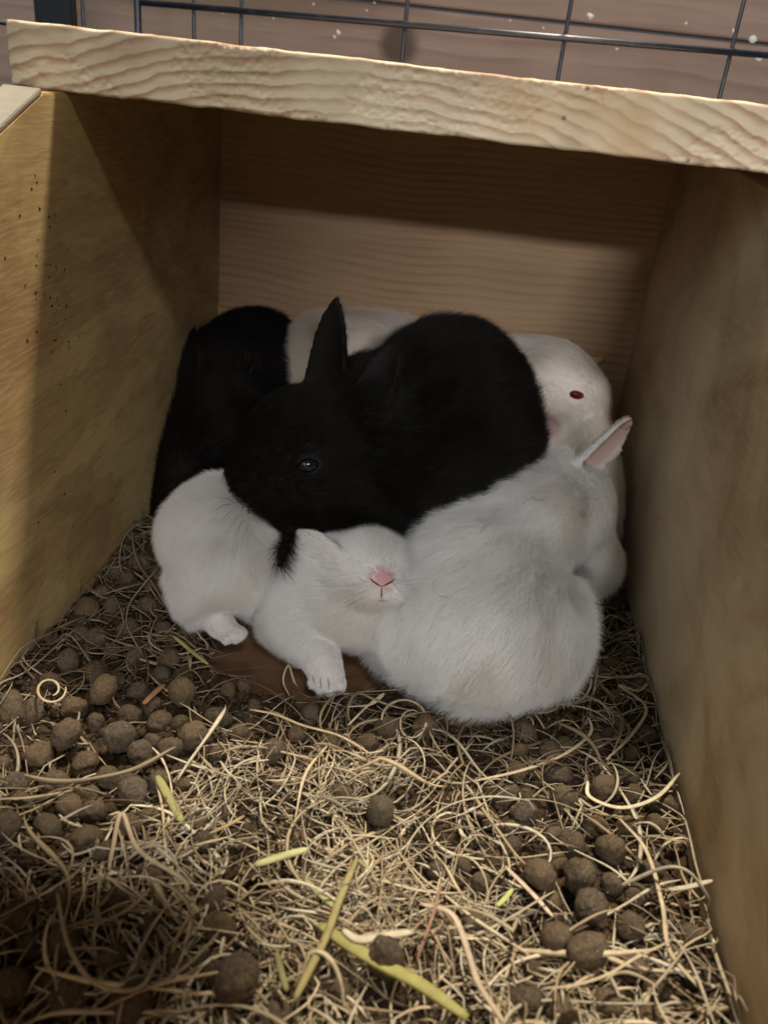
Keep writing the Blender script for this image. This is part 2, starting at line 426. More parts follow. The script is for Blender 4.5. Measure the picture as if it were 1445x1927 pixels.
for x, yb in ((155, 60), (365, 80), (455, 90), (767, 130), (1075, 0), (1400, 0)):
    top = atY(x, 0, YW + .0028); xx = top[0]
    cage_part('wire', [(xx, YW + .0033, -.02), (xx, YW + .0033, .40)], .0014)
xx = atY(259, 0, YW)[0]; cage_part('frame_rod', [(xx, YW, -.02), (xx, YW, .40)], .0026)
xa = atY(68, 0, YW)[0]; xb = atY(140, 0, YW)[0]
o = box('frame_post', (xa, YW - .004, -.02), (xb, YW + .004, .402), M_PANEL); o.parent = cage; o.matrix_parent_inverse = Matrix.Translation(cage.location).inverted()
for ya, yb in ((38, 48), (175, 180)):
    cage_part('wire', [atY(-200, ya - 22, YW), atY(70, yb + 2, YW)], .0018)
for x in np.arange(-.30, .62, .042):
    cage_part('roof_wire', [(x, -1.12, .402), (x, .03, .402)], .0011, n=6)
for y in np.arange(-1.11, .03, .084):
    cage_part('roof_wire', [(-.30, y, .4045), (.60, y, .4045)], .0011, n=6)
cs = box('added_shade_slat', (-.32, -.305, .4062), (.18, -.228, .4200), M_PLANK)  # unseen slat added to keep the back lamp off the front left bedding
tag(cs, 'narrow wooden slat added unseen on the cage top to shade the left bedding', 'wooden slat')
cs = box('added_shade_board', (-.32, -1.10, .4062), (.25, -.66, .4220), M_PLANK)  # unseen board added to block front and room lamps from the left foreground
tag(cs, 'wide wooden board added unseen on the cage top to shade the front left', 'wooden board')
cage_part('wire', [atY(1392, 327, -.10), atY(1500, 352, -.10)], .0012)

# ------------------------------------------------------------------ bedding
HOL = np.array([.126, -.266])
def hollow(x, y):
    d = np.sqrt(((x - .122) / .052) ** 2 + ((y + .262) / .032) ** 2)
    return 1 - sstep(.80, 1.12, d + .12 * noise(np.stack([x, y, 0 * x], -1), 90, 77))
def bedh(x, y):
    P = np.stack([x, y, 0 * x], -1)
    h = .0012 + .0030 * noise(P, 22, 3) + .0016 * noise(P, 60, 4)
    h = h + .004 * np.exp(-((x - .0) / .03) ** 2) + .004 * np.exp(-((x - W) / .025) ** 2)
    return h * (1 - hollow(x, y)) - .012 * hollow(x, y)
def ground_mesh():
    nx, ny = 330, 400
    xs = np.linspace(.0008, W - .0008, nx); ys = np.linspace(-.529, -.03, ny)
    X, Y = np.meshgrid(xs, ys, indexing='ij')
    P = np.stack([X, Y, 0 * X], -1)
    Z = bedh(X, Y) + (.0013 * fbm(P, 190, 8, 3) + .0012 * np.abs(noise(P, 110, 15))) * (1 - hollow(X, Y))
    V = np.stack([X, Y, Z], -1).reshape(-1, 3); idx = np.arange(nx * ny).reshape(nx, ny)
    F = np.stack([idx[:-1, :-1], idx[1:, :-1], idx[1:, 1:], idx[:-1, 1:]], -1).reshape(-1, 4)
    o = mesh('bedding_soil', V, F, M_SOIL, smooth=True)
    tag(o, 'dark brown crumbly bedding covering the nest box floor', 'bedding', kind='stuff')
ground_mesh()

def strands(n, xy, lmin, lmax, wmin, wmax, kap, lift, seg=12, fray=0, tints=None, curl=1.0, seed=0):
    """n curled strands as three sided tubes; returns V, F, tint"""
    r = np.random.default_rng(seed)
    L = r.uniform(lmin, lmax, n); wd = r.uniform(wmin, wmax, n) * .5
    th = r.uniform(0, 2 * np.pi, n); k0 = r.normal(0, kap, n); k1 = r.normal(0, kap * .8, n)
    t = np.linspace(0, 1, seg)
    ds = L[:, None] / (seg - 1)
    K = k0[:, None] + k1[:, None] * np.sin(2 * np.pi * (t[None] * r.uniform(.5, 1.3, n)[:, None] + r.uniform(0, 1, n)[:, None]))
    kink = np.where(r.random((n, seg)) < 1.3 / seg, r.normal(0, .9, (n, seg)), 0) * (r.random((n, 1)) < .6)
    TH_ = th[:, None] + np.cumsum(K * ds + kink, 1)
    x = np.cumsum(np.cos(TH_) * ds, 1); y = np.cumsum(np.sin(TH_) * ds, 1)
    x = x - x.mean(1, keepdims=True) + xy[:, 0:1]; y = y - y.mean(1, keepdims=True) + xy[:, 1:2]
    x = np.clip(x, .003, W - .003); y = np.clip(y, -.525, -.04)
    z = bedh(x, y); z = np.maximum(z, -.004)
    z = z + r.uniform(.0012, 1, n)[:, None] * lift + np.abs(r.normal(0, 1, n))[:, None] * lift * .5 * np.sin(np.pi * t[None] * r.uniform(.6, 2.0, n)[:, None] + r.uniform(0, 6, n)[:, None])
    z = np.maximum(z, bedh(x, y) + .0006)
    P = np.stack([x, y, z], -1)
    T = np.gradient(P, axis=1); T /= np.linalg.norm(T, axis=2, keepdims=True) + 1e-9
    up = np.array([0, 0, 1.]) + r.normal(0, .5, (n, 1, 3)); S = np.cross(T, up); S /= np.linalg.norm(S, axis=2, keepdims=True) + 1e-9
    U = np.cross(S, T)
    prof = wd[:, None] * (1 - .75 * np.abs(2 * t[None] - 1) ** 4)
    prof = prof * (1 + .25 * np.sin(t[None] * 9 + r.uniform(0, 6, n)[:, None]))
    prof = prof[..., None]
    R = np.stack([P + S * prof, P + U * prof * .32, P - S * prof, P - U * prof * .2], 2)       # n,seg,4,3
    V = R.reshape(-1, 3)
    base = (np.arange(n)[:, None, None] * seg + np.arange(seg - 1)[None, :, None]) * 4
    k = np.arange(4)[None, None, :]
    F = np.stack([base + k, base + (k + 1) % 4, base + 4 + (k + 1) % 4, base + 4 + k], -1).reshape(-1, 4)
    pal = np.array(tints if tints is not None else [(.56, .44, .25), (.48, .35, .19), (.36, .26, .15), (.24, .16, .09), (.50, .42, .28), (.62, .52, .33)])
    c = pal[r.integers(0, len(pal), n)] * r.uniform(.55, 1.15, (n, 1)) * (1 - .38 * sstep(-.345, -.315, xy[:, 1:2])) * (1 - .35 * sstep(.5, .1, np.abs(xy[:, 0:1] - .17) / .17) * 0 - .3 * sstep(.09, .04, xy[:, 0:1]))  # shade before the rabbits painted into the hay tint; left side also darker
    col = np.ones((n, seg * 4, 4)); col[:, :, :3] = c[:, None]
    return V, F, col.reshape(-1, 4)
def sample_xy(n, fn, seed):
    r = np.random.default_rng(seed); out = np.zeros((0, 2))
    while len(out) < n:
        p = np.stack([r.uniform(.002, W - .002, n * 3), r.uniform(-.50, -.09, n * 3)], -1)
        out = np.vstack([out, p[r.uniform(0, 1, len(p)) < fn(p)]])
    return out[:n]
CLUST = [(atZ(x_, y_, .006)[0], atZ(x_, y_, .006)[1], rr_) for x_, y_, rr_ in ((1075, 1700, .022), (1110, 1780, .014), (160, 1370, .018), (260, 1420, .020), (190, 1520, .018), (445, 1830, .014), (1150, 1500, .014), (700, 1515, .009))]
def dens(p):
    x, y = p[:, 0], p[:, 1]
    n = sstep(.28, .72, noise(np.stack([x, y, 0 * x], -1), 30, 61) * .5 + .5)
    front = sstep(-.285, -.33, y)
    mid = np.exp(-((x - .185) / .075) ** 2)
    d = .12 + front * (.10 + .90 * mid) * (.12 + 1.0 * n)
    d = d * (1 - .6 * np.exp(-(((x - .055) / .04) ** 2 + ((y + .335) / .03) ** 2)))
    d = d * (1 - .65 * np.exp(-(((x - .262) / .03) ** 2 + ((y + .37) / .035) ** 2)))
    d = d * (1 - .55 * sstep(-.345, -.32, y))
    for cx_, cy_, rr_ in CLUST: d = d * (1 - .85 * (1 - sstep(rr_ * .6, rr_ * 1.3, np.hypot(x - cx_, y - cy_))))
    inside = ((x > .07) & (x < .26) & (y > -.24))
    d = np.where(inside, .0, d)
    d = np.where((x < .08) & (y > -.3), .24, d)
    d = np.where((x > .255) & (y > -.32), .26, d)
    return np.clip(d * (1 - hollow(x, y)), 0, 1)
PALL = [(.66, .55, .36), (.56, .45, .28), (.72, .64, .46), (.44, .34, .21), (.30, .22, .14), (.56, .49, .36)]
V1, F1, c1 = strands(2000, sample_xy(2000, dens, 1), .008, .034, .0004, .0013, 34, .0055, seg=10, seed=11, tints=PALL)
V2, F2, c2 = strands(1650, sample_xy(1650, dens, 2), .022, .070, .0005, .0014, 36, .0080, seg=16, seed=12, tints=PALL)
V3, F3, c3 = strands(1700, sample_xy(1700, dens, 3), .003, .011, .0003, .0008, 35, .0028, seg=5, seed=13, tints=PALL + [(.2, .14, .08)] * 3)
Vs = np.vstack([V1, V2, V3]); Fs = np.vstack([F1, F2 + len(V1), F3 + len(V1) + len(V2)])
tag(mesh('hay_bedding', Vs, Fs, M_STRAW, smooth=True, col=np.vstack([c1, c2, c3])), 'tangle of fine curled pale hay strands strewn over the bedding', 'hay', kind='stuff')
def zone(x, y):
    if x < .05: return ('against the foot of the yellow left wall' if y > -.30 else 'at the left edge of the bedding')
    if x < .12 and y < -.20: return ('in the shaded pile left of the white paws' if y > -.30 else 'in the left pile in front of the hollow' if y > -.37 else 'in the shaded left foreground')
    if x > .255: return ('in the gap beside the large white rabbit' if y > -.30 else 'along the foot of the greyish right wall')
    if x > .21: return ('in the hay right of the middle' if y > -.34 else 'around the cluster at the right')
    return ('in the shade just in front of the rabbits' if y > -.33 else 'in the pale hay in the middle' if y > -.39 else 'in the hay at the bottom of the view')
# soil crumbs
def crumbs(n):
    r_ = np.random.default_rng(77); xy = sample_xy(n, lambda p: np.where((p[:, 1] > -.27) & (p[:, 0] > .07) & (p[:, 0] < .26), 0, 1.0) * (hollow(p[:, 0], p[:, 1]) < .05), 91)
    phi = (1 + 5 ** .5) / 2
    ico = np.array([(-1, phi, 0), (1, phi, 0), (-1, -phi, 0), (1, -phi, 0), (0, -1, phi), (0, 1, phi), (0, -1, -phi), (0, 1, -phi), (phi, 0, -1), (phi, 0, 1), (-phi, 0, -1), (-phi, 0, 1)]) / 1.9
    fc = np.array([(0, 11, 5), (0, 5, 1), (0, 1, 7), (0, 7, 10), (0, 10, 11), (1, 5, 9), (5, 11, 4), (11, 10, 2), (10, 7, 6), (7, 1, 8), (3, 9, 4), (3, 4, 2), (3, 2, 6), (3, 6, 8), (3, 8, 9), (4, 9, 5), (2, 4, 11), (6, 2, 10), (8, 6, 7), (9, 8, 1)])
    rad = r_.gamma(2.2, .00042, n).clip(.0003, .0030)
    z = np.maximum(bedh(xy[:, 0], xy[:, 1]), -.0055) + rad * .4 + r_.uniform(0, .0012, n)
    c = np.column_stack([xy, z])
    V = c[:, None] + ico[None] * rad[:, None, None] * r_.uniform(.55, 1.25, (n, 12, 1)) * np.array([1, 1, .8])
    F = (np.arange(n)[:, None, None] * 12 + fc[None]).reshape(-1, 3)
    tag(mesh('soil_crumbs', V.reshape(-1, 3), F, M_SOIL, smooth=True), 'dark crumbs of dried soil and crushed droppings among the hay', 'crumbs', kind='stuff')
crumbs(15000)
# larger loose curls, each an object
nL = 190
xyL = sample_xy(nL, lambda p: np.clip(dens(p) + .16 * (p[:, 1] < -.29), 0, 1), 5)
for i in range(nL):
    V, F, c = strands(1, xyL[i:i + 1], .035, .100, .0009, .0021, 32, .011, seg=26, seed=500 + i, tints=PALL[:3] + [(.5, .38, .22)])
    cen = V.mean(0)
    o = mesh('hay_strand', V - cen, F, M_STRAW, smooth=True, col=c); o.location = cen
    zn = zone(*xyL[i]); tag(o, 'long curled tan hay strand lying loose ' + zn, 'hay strand', 'loose hay strands ' + zn)
def placed_strand(pxs, wpx, tint, label, cat='hay strand', z=.010, flat=.3, name='hay_strand', zs=None, group=None):
    pts = []
    for i, (x, y) in enumerate(pxs):
        pts.append(atZ(x, y, zs[i] if zs else z))
    pts = np.array(pts)
    # smooth (catmull-rom)
    P = np.vstack([2 * pts[0] - pts[1], pts, 2 * pts[-1] - pts[-2]]); out = []
    for i in range(1, len(P) - 2):
        for t in np.linspace(0, 1, 7, endpoint=False):
            a, b, c_, d = P[i - 1:i + 3]
            out.append(.5 * ((2 * b) + (c_ - a) * t + (2 * a - 5 * b + 4 * c_ - d) * t * t + (3 * b - a - 3 * c_ + d) * t ** 3))
    out.append(pts[-1]); P = np.array(out)
    T = np.gradient(P, axis=0); T /= np.linalg.norm(T, axis=1, keepdims=True)
    S = np.cross(T, [0, 0, 1.]); S /= np.linalg.norm(S, axis=1, keepdims=True); U = np.cross(S, T)
    hw = mpp(P[0]) * wpx * .5
    t = np.linspace(0, 1, len(P))[:, None]; pr_ = hw * (1 - .5 * np.abs(2 * t - 1) ** 5)
    q = []
    for k in range(8):
        a = k * math.pi / 4
        q.append(P + S * pr_ * math.cos(a) + U * pr_ * flat * (math.sin(a) + (.25 if k % 2 else 0)))
    V = np.stack(q, 1).reshape(-1, 3); n = len(P)
    F = [(i * 8 + k, i * 8 + (k + 1) % 8, (i + 1) * 8 + (k + 1) % 8, (i + 1) * 8 + k) for i in range(n - 1) for k in range(8)] + [tuple(range(7, -1, -1)), tuple((n - 1) * 8 + k for k in range(8))]
    cen = V.mean(0); col = np.ones((len(V), 4)); col[:, :3] = tint
    col[:, :3] *= (1 + .18 * noise(V, 300, 3))[:, None]
    o = mesh(name, V - cen, F, M_STRAW, smooth=True, col=col); o.location = cen
    return tag(o, label, cat, group)
GR = (.33, .34, .10)
placed_strand([(296, 1460), (318, 1500), (345, 1550)], 17, (.30, .29, .10), 'short flat green grass blade on the pellets at the left', 'grass blade', name='grass_piece')
placed_strand([(480, 1628), (530, 1612), (580, 1598)], 16, (.52, .52, .24), 'bright pale green hollow stem lying among the hay near the middle', 'stem', name='dry_stalk', flat=.6)
placed_strand([(600, 1740), (660, 1780), (720, 1815), (790, 1852), (880, 1915)], 28, (.31, .30, .08), 'wide yellow green blade crossing the hay at the bottom of the bedding', 'grass blade', name='grass_piece', z=.013)
placed_strand([(672, 1615), (640, 1690), (615, 1760), (580, 1830), (555, 1880)], 15, (.28, .25, .09), 'long olive stem crossing the wide yellow green blade', 'stem', name='dry_stalk', z=.014, flat=.5)
placed_strand([(575, 1655), (605, 1685), (635, 1712)], 12, (.36, .36, .14), 'thin green blade just above the long olive stem', 'grass blade', name='grass_piece')
placed_strand([(520, 1790), (530, 1830), (540, 1865)], 13, (.20, .20, .07), 'short dark green blade beside the large dark pellet at the bottom', 'grass blade', name='grass_piece', z=.016)
placed_strand([(965, 1672), (950, 1690), (935, 1705)], 10, (.42, .46, .14), 'small bright green scrap below the pellet pair at the right', 'grass blade', name='grass_piece')
placed_strand([(395, 1568), (430, 1552), (460, 1535)], 8, (.38, .27, .11), 'short orange brown stem lying on the hay', 'stem', name='dry_stalk')
placed_strand([(270, 1325), (290, 1305), (310, 1288)], 13, (.16, .08, .035), 'short reddish brown flat chip between the dark pellets at the left', 'wood chip', name='wood_chip')
placed_strand([(325, 1195), (360, 1225), (392, 1250)], 8, (.42, .36, .12), 'thin yellow stem pointing at the paw of the left white kit', 'stem', name='dry_stalk')
placed_strand([(830, 1662), (815, 1720), (790, 1790), (782, 1820)], 6, (.32, .18, .11), 'thin reddish stalk standing out of the hay near the bottom', 'stem', name='dry_stalk', zs=[.02, .015, .01, .006])
placed_strand([(645, 1750), (675, 1768), (720, 1762), (780, 1752)], 18, (.58, .50, .36), 'broad pale curled shaving above the wide green blade', 'shaving', name='wood_shaving', z=.014)
placed_strand([(950, 1630), (1000, 1680), (1040, 1725)], 9, (.60, .47, .33), 'straight pale straw pointing at the right pellet cluster', 'straw', name='straw')
placed_strand([(1250, 1675), (1290, 1670), (1340, 1657)], 11, (.62, .55, .40), 'pale straw with a brown tip touching the right wall', 'straw', name='straw', zs=[.012, .016, .02])
CUR = (.48, .385, .245)
def ringpts(cx, cy, rx, ry, a0, a1, n=12, sh=.0):
    return [(cx + (1 - sh * k / n) * rx * math.cos(math.radians(a0 + (a1 - a0) * k / n)), cy + (1 - sh * k / n) * ry * math.sin(math.radians(a0 + (a1 - a0) * k / n))) for k in range(n + 1)]
placed_strand(ringpts(95, 1297, 30, 27, -10, 430, 20, .55), 5, CUR, 'tight round spiral of hay on the dark pellets by the left wall', z=.016)
placed_strand(ringpts(760, 1355, 42, 38, 180, 420, 14), 6, CUR, 'half circle hay curl in front of the white kit with its back turned', z=.012)
placed_strand(ringpts(775, 1362, 22, 26, 60, 300, 12), 4, CUR, 'smaller inner hay curl in front of the white kit with its back turned', z=.012)
placed_strand([(545, 1310), (533, 1280), (543, 1252), (553, 1280), (560, 1292)], 4, CUR, 'small upright hay loop beside the stretched white paw', zs=[-.003, .002, .006, .003, .0])
placed_strand([(655, 1330), (700, 1325), (722, 1305), (690, 1330), (655, 1365)], 5, (.66, .55, .38), 'bent pale straw touching the belly of the large white kit', z=.010)
placed_strand([(1220, 1285), (1200, 1300), (1165, 1290), (1215, 1330), (1190, 1380), (1140, 1430)], 6, CUR, 'long hay strand bent against the foot of the right wall', z=.014)
placed_strand([(890, 1470), (980, 1450), (1060, 1420), (1110, 1380), (1108, 1350)], 7, CUR, 'long arched hay strand under the rump of the large white kit', z=.012)
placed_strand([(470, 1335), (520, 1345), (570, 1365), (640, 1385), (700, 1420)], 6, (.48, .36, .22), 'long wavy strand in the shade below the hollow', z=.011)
placed_strand([(1278, 1455), (1235, 1500), (1170, 1520), (1110, 1500), (1105, 1470)], 8, (.62, .55, .37), 'long curved pale strand hooking round a pellet at the right', z=.017)
placed_strand([(205, 1640), (212, 1600), (230, 1530), (262, 1600), (350, 1660), (330, 1700)], 9, CUR, 'wide looping strand over the pellets in the left foreground', z=.016)
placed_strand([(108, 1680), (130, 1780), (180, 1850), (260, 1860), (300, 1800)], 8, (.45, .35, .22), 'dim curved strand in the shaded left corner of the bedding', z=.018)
placed_strand([(790, 1700), (850, 1720), (880, 1790), (900, 1850), (950, 1927)], 12, (.48, .38, .26), 'thick brown stalk running to the bottom edge right of the green blade', z=.014)
placed_strand([(1165, 1540), (1215, 1600), (1245, 1700), (1260, 1790), (1325, 1870)], 8, (.50, .40, .25), 'long hay strand following the foot of the right wall', z=.016)
placed_strand([(1020, 1860), (1075, 1855), (1140, 1835), (1200, 1800), (1262, 1770)], 6, CUR, 'curved strand below the lowest pellet of the right cluster', z=.018)

# pellets
def pellet_mesh(s):
    import bmesh
    bm = bmesh.new(); bmesh.ops.create_icosphere(bm, subdivisions=4, radius=1)
    me = bpy.data.meshes.new('pellet')
    P = np.array([v.co[:] for v in bm.verts]); sc = np.array([1.02, .82 + .07 * (s % 3), .76 + .04 * (s % 4)])
    Q = P * (1 + .13 * noise(P, 1.1, s * 7)[:, None] + .075 * noise(P, 3.5, s * 7 + 1)[:, None] + .035 * noise(P, 8, s * 7 + 2)[:, None] + .02 * noise(P, 18, s * 7 + 3)[:, None]) * sc
    for v, q in zip(bm.verts, Q): v.co = q
    for f in bm.faces: f.smooth = True
    bm.to_mesh(me); bm.free(); me.materials.append(M_PELLET); return me
PM = [pellet_mesh(s) for s in range(14)]
placed = []
def pellet(x, y, r, z=None, label=None, group='round brown pellets on the bedding'):
    z0 = float(bedh(np.array(x), np.array(y)))
    if z is None: z = max(z0, -.004) + r * random.uniform(.15, .6)
    o = bpy.data.objects.new('pellet', PM[len(placed) % 14]); C.objects.link(o)
    o.location = (x, y, z); o.scale = (r, r, r); o.rotation_euler = [random.uniform(0, 6) for _ in range(3)]
    placed.append((x, y, z, r))
    tag(o, label or 'round dry brown pellet ' + zone(x, y), 'pellet', None if label else 'pellets ' + zone(x, y))
def pxp(x, y, rpx, label=None, up=0):
    P = atZ(x, y, .007 + up); r = rpx * mpp(P); P = atZ(x, y, max(float(bedh(np.array(P[0]), np.array(P[1]))), 0) + r * (.65 if label else random.uniform(.3, .7)) + up)
    pellet(float(np.clip(P[0], r, W - r)), P[1], r, P[2], label)
named = [(195, 1298, 30, 'dark grey pellet beside the tight hay spiral'), (125, 1381, 32, 'tan speckled pellet left of the crossed straws'), (225, 1386, 32, 'smooth brown pellet right of the crossed straws'),
 (343, 1302, 28, 'dark grey pellet in the shade left of the hollow'), (1015, 1645, 34, 'left pellet of the speckled pair at the right'), (1091, 1650, 35, 'right pellet of the speckled pair at the right'),
 (1110, 1708, 38, 'glossy speckled pellet under the pair at the right'), (1045, 1765, 33, 'smaller smooth pellet at the lower left of the right cluster'), (1107, 1790, 43, 'largest pellet at the foot of the right cluster'),
 (1138, 1482, 28, 'dark pellet hooked by a pale strand near the right wall'), (715, 1525, 32, 'grey brown pellet half buried in the pale hay in the middle'), (445, 1843, 48, 'large dark smooth pellet in the shaded bottom left'), (728, 1803, 42, 'rough brown pellet lying on the wide green blade')]
for x, y, r, lb in named: pxp(x, y, r, lb, .005)
more = [(265, 1420, 30), (318, 1410, 29), (140, 1335, 30), (75, 1425, 32), (128, 1245, 28), (182, 1200, 26), (62, 1340, 27), (20, 1325, 28), (25, 1345, 30), (262, 1300, 24), (220, 1280, 22), (300, 1360, 28), (245, 1350, 25), (160, 1440, 32), (205, 1465, 30), (250, 1490, 34), (300, 1475, 30), (105, 1480, 33), (130, 1520, 34), (175, 1530, 30), (10, 1560, 36), (90, 1560, 34), (240, 1560, 32), (290, 1540, 30), (160, 1580, 34), (60, 1620, 30), (30, 1480, 30), (345, 1480, 24), (180, 1360, 22), (320, 1240, 30), (305, 1270, 24), (240, 1185, 24), (155, 1195, 22), (265, 1060, 24), (305, 1085, 26), (240, 1090, 22), (280, 1140, 22), (350, 1190, 20), (255, 1235, 22), (95, 1200, 18),
 (514, 1415, 27), (650, 1500, 34), (735, 1375, 32), (620, 1398, 30), (690, 1400, 26), (800, 1368, 30), (585, 1345, 24), (460, 1290, 20), (430, 1300, 18), (480, 1330, 20), (560, 1380, 22), (860, 1355, 22), (780, 1420, 22), (410, 1420, 20), (1060, 1505, 30), (1190, 1500, 28), (1245, 1515, 30), (1235, 1555, 26), (1150, 1600, 36), (1185, 1745, 30), (1040, 1700, 26), (1150, 1665, 26), (1075, 1590, 28), (1040, 1570, 24), (960, 1560, 20), (1120, 1560, 30), (1180, 1560, 30), (1225, 1640, 26), (1200, 1690, 26), (890, 1740, 30), (905, 1660, 26), (820, 1640, 26), (410, 1755, 42), (400, 1700, 34), (350, 1690, 26), (870, 1630, 20), (1190, 1820, 30), (1000, 1820, 26), (990, 1890, 42), (1060, 1905, 40), (1140, 1890, 34), (1235, 1860, 34), (1170, 1370, 20), (1150, 1250, 20), (1120, 1400, 22), (1190, 1420, 22), (1200, 1290, 18), (1150, 1140, 16), (380, 1590, 30), (420, 1530, 22), (560, 1580, 24), (250, 1900, 50), (130, 1880, 46), (330, 1830, 34), (60, 1780, 34), (20, 1860, 44), (520, 1920, 40), (640, 1870, 28), (800, 1880, 26)]
for x, y, r in more: pxp(x, y, r * random.uniform(.88, 1.0))
tries = 0
while len(placed) < 205 and tries < 6000:
    tries += 1
    x = random.uniform(.008, W - .008); y = random.uniform(-.47, -.12)
    left = x < .115 and y < -.20; right = x > .225 and y < -.20
    if not (left or right or random.random() < .03): continue
    if hollow(np.array(x), np.array(y)) > .05 or (.075 < x < .27 and y > -.29): continue
    r = random.uniform(.0042, .0072)
    if any((x - a) ** 2 + (y - b) ** 2 < (.80 * (r + d)) ** 2 for a, b, c_, d in placed): continue
    pellet(x, y, r)


# ------------------------------------------------------------------ rabbits: one smooth surface each, fur as hair curves
def pt(x, y, Y): return atY(x, y, Y)
AX = [ROT[:, 0], ROT[:, 1], ROT[:, 2]]
def E(x, y, Y, rx, ry, rd, ang=0, k=.012):
    c = pt(x, y, Y); m = mpp(c); a = math.radians(-ang)
    R = np.stack([math.cos(a) * AX[0] + math.sin(a) * AX[1], -math.sin(a) * AX[0] + math.cos(a) * AX[1], AX[2]])
    return ('E', c, R, np.array([rx * m, ry * m, rd]), k)
def K(pts, k=.008):
    return ('K', [(pt(x, y, Y), r * mpp(pt(x, y, Y))) for x, y, Y, r in pts], k)
def EAR(b, t, wpx, nrm, cup, bend=0, k=.004, th=.0010):
    B = pt(*b); T = pt(*t); u = T - B; Ln = np.linalg.norm(u); u = u / Ln
    n = nrm[0] * AX[0] + nrm[1] * AX[1] + nrm[2] * AX[2]; n = n - u * (n @ u); n /= np.linalg.norm(n)
    return ('R', B, u, np.cross(n, u), n, Ln, wpx * mpp(B) * .5, cup, bend, th, k)
def ear_local(e, P):
    _, B, u, v, n, Ln, hw, cup, bend, th, k = e
    Q = P - B; a = (Q @ u) / Ln; b = Q @ v; c = Q @ n
    ac = np.clip(a, 0, 1)
    if th < 0: h = hw * (1.0 - ac) ** .62 * (1 + .40 * ac) + 1e-5
    else: h = hw * (1.0 - ac) ** .5 * (.62 + 1.35 * ac * (1.15 - .35 * ac)) / 1.04 + 1e-5
    wc = cup * (b / hw) ** 2 + bend * ac ** 2
    return a, b, c, h, wc
def sdf(e, P):
    if e[0] == 'E':
        q = (P - e[1]) @ e[2].T; r = e[3]
        k0 = np.linalg.norm(q / r, axis=-1); k1 = np.linalg.norm(q / (r * r), axis=-1) + 1e-9
        return k0 * (k0 - 1) / k1
    if e[0] == 'K':
        d = None
        for (a, ra), (b, rb) in zip(e[1][:-1], e[1][1:]):
            ab = b - a; t = np.clip(((P - a) @ ab) / (ab @ ab), 0, 1)
            dd = np.linalg.norm(P - a - t[..., None] * ab, axis=-1) - (ra + (rb - ra) * t)
            d = dd if d is None else smin(d, dd, .004)
        return d
    a, b, c, h, wc = ear_local(e, P); Ln = e[5]; th = e[9]; sl = 2 * e[7] * np.abs(b) / e[6] ** 2
    A = np.abs(c - wc) / np.sqrt(1 + sl * sl) - abs(th)
    Bd = np.maximum(np.abs(b) - h, np.maximum(-a, a - 1) * Ln)
    return np.sqrt(np.maximum(A, 0) ** 2 + np.maximum(Bd, 0) ** 2) + np.minimum(np.maximum(A, Bd), 0)
def smin(a, b, k):
    h = np.clip(.5 + .5 * (b - a) / k, 0, 1); return b * (1 - h) + a * h - k * h * (1 - h)
def build_sdf(prims, cuts, P):
    d = None
    for e in prims:
        s = sdf(e, P); d = s if d is None else smin(d, s, e[-1])
    for e in cuts: d = -smin(-d, sdf(e, P), e[-1])
    d = np.maximum(d, -(P[..., 2] + .0035)); d = np.maximum(d, .003 - P[..., 0]); d = np.maximum(d, P[..., 0] - (W - .003)); d = np.maximum(d, P[..., 1] + .004)
    return d
def surfnet(D, org, h):
    s = D < 0; n = np.array(D.shape)
    c = [s[i:n[0] - 1 + i, j:n[1] - 1 + j, k:n[2] - 1 + k] for i in (0, 1) for j in (0, 1) for k in (0, 1)]
    tot = sum(x.astype(np.int8) for x in c); act = (tot > 0) & (tot < 8)
    ids = -np.ones(act.shape, np.int64); I = np.argwhere(act); ids[act] = np.arange(len(I))
    acc = np.zeros((len(I), 3)); cnt = np.zeros(len(I))
    for ax in range(3):
        o = [a for a in range(3) if a != ax]
        for p in (0, 1):
            for q in (0, 1):
                A = I.copy(); A[:, o[0]] += p; A[:, o[1]] += q; Bq = A.copy(); Bq[:, ax] += 1
                da = D[tuple(A.T)]; db = D[tuple(Bq.T)]; m = (da < 0) != (db < 0)
                t = np.where(m, da / np.where(m, da - db, 1), 0)
                pos = A.astype(float); pos[:, ax] += t
                acc[m] += pos[m]; cnt[m] += 1
    V = acc / cnt[:, None] * h + org
    F = []
    for ax in range(3):
        o = [(ax + 1) % 3, (ax + 2) % 3]
        sl0 = [slice(None)] * 3; sl1 = [slice(None)] * 3; sl0[ax] = slice(0, -1); sl1[ax] = slice(1, None)
        df = s[tuple(sl0)] != s[tuple(sl1)]
        G = np.argwhere(df); G = G[(G[:, o[0]] > 0) & (G[:, o[1]] > 0) & (G[:, o[0]] < n[o[0]] - 1) & (G[:, o[1]] < n[o[1]] - 1)]
        e0 = np.zeros(3, int); e0[o[0]] = 1; e1 = np.zeros(3, int); e1[o[1]] = 1
        q = np.stack([ids[tuple((G - e0 - e1).T)], ids[tuple((G - e1).T)], ids[tuple(G.T)], ids[tuple((G - e0).T)]], 1)
        fl = ~s[tuple(G.T)]; q[fl] = q[fl][:, ::-1]; F.append(q)
    return V, np.vstack(F)
VOX = .0015
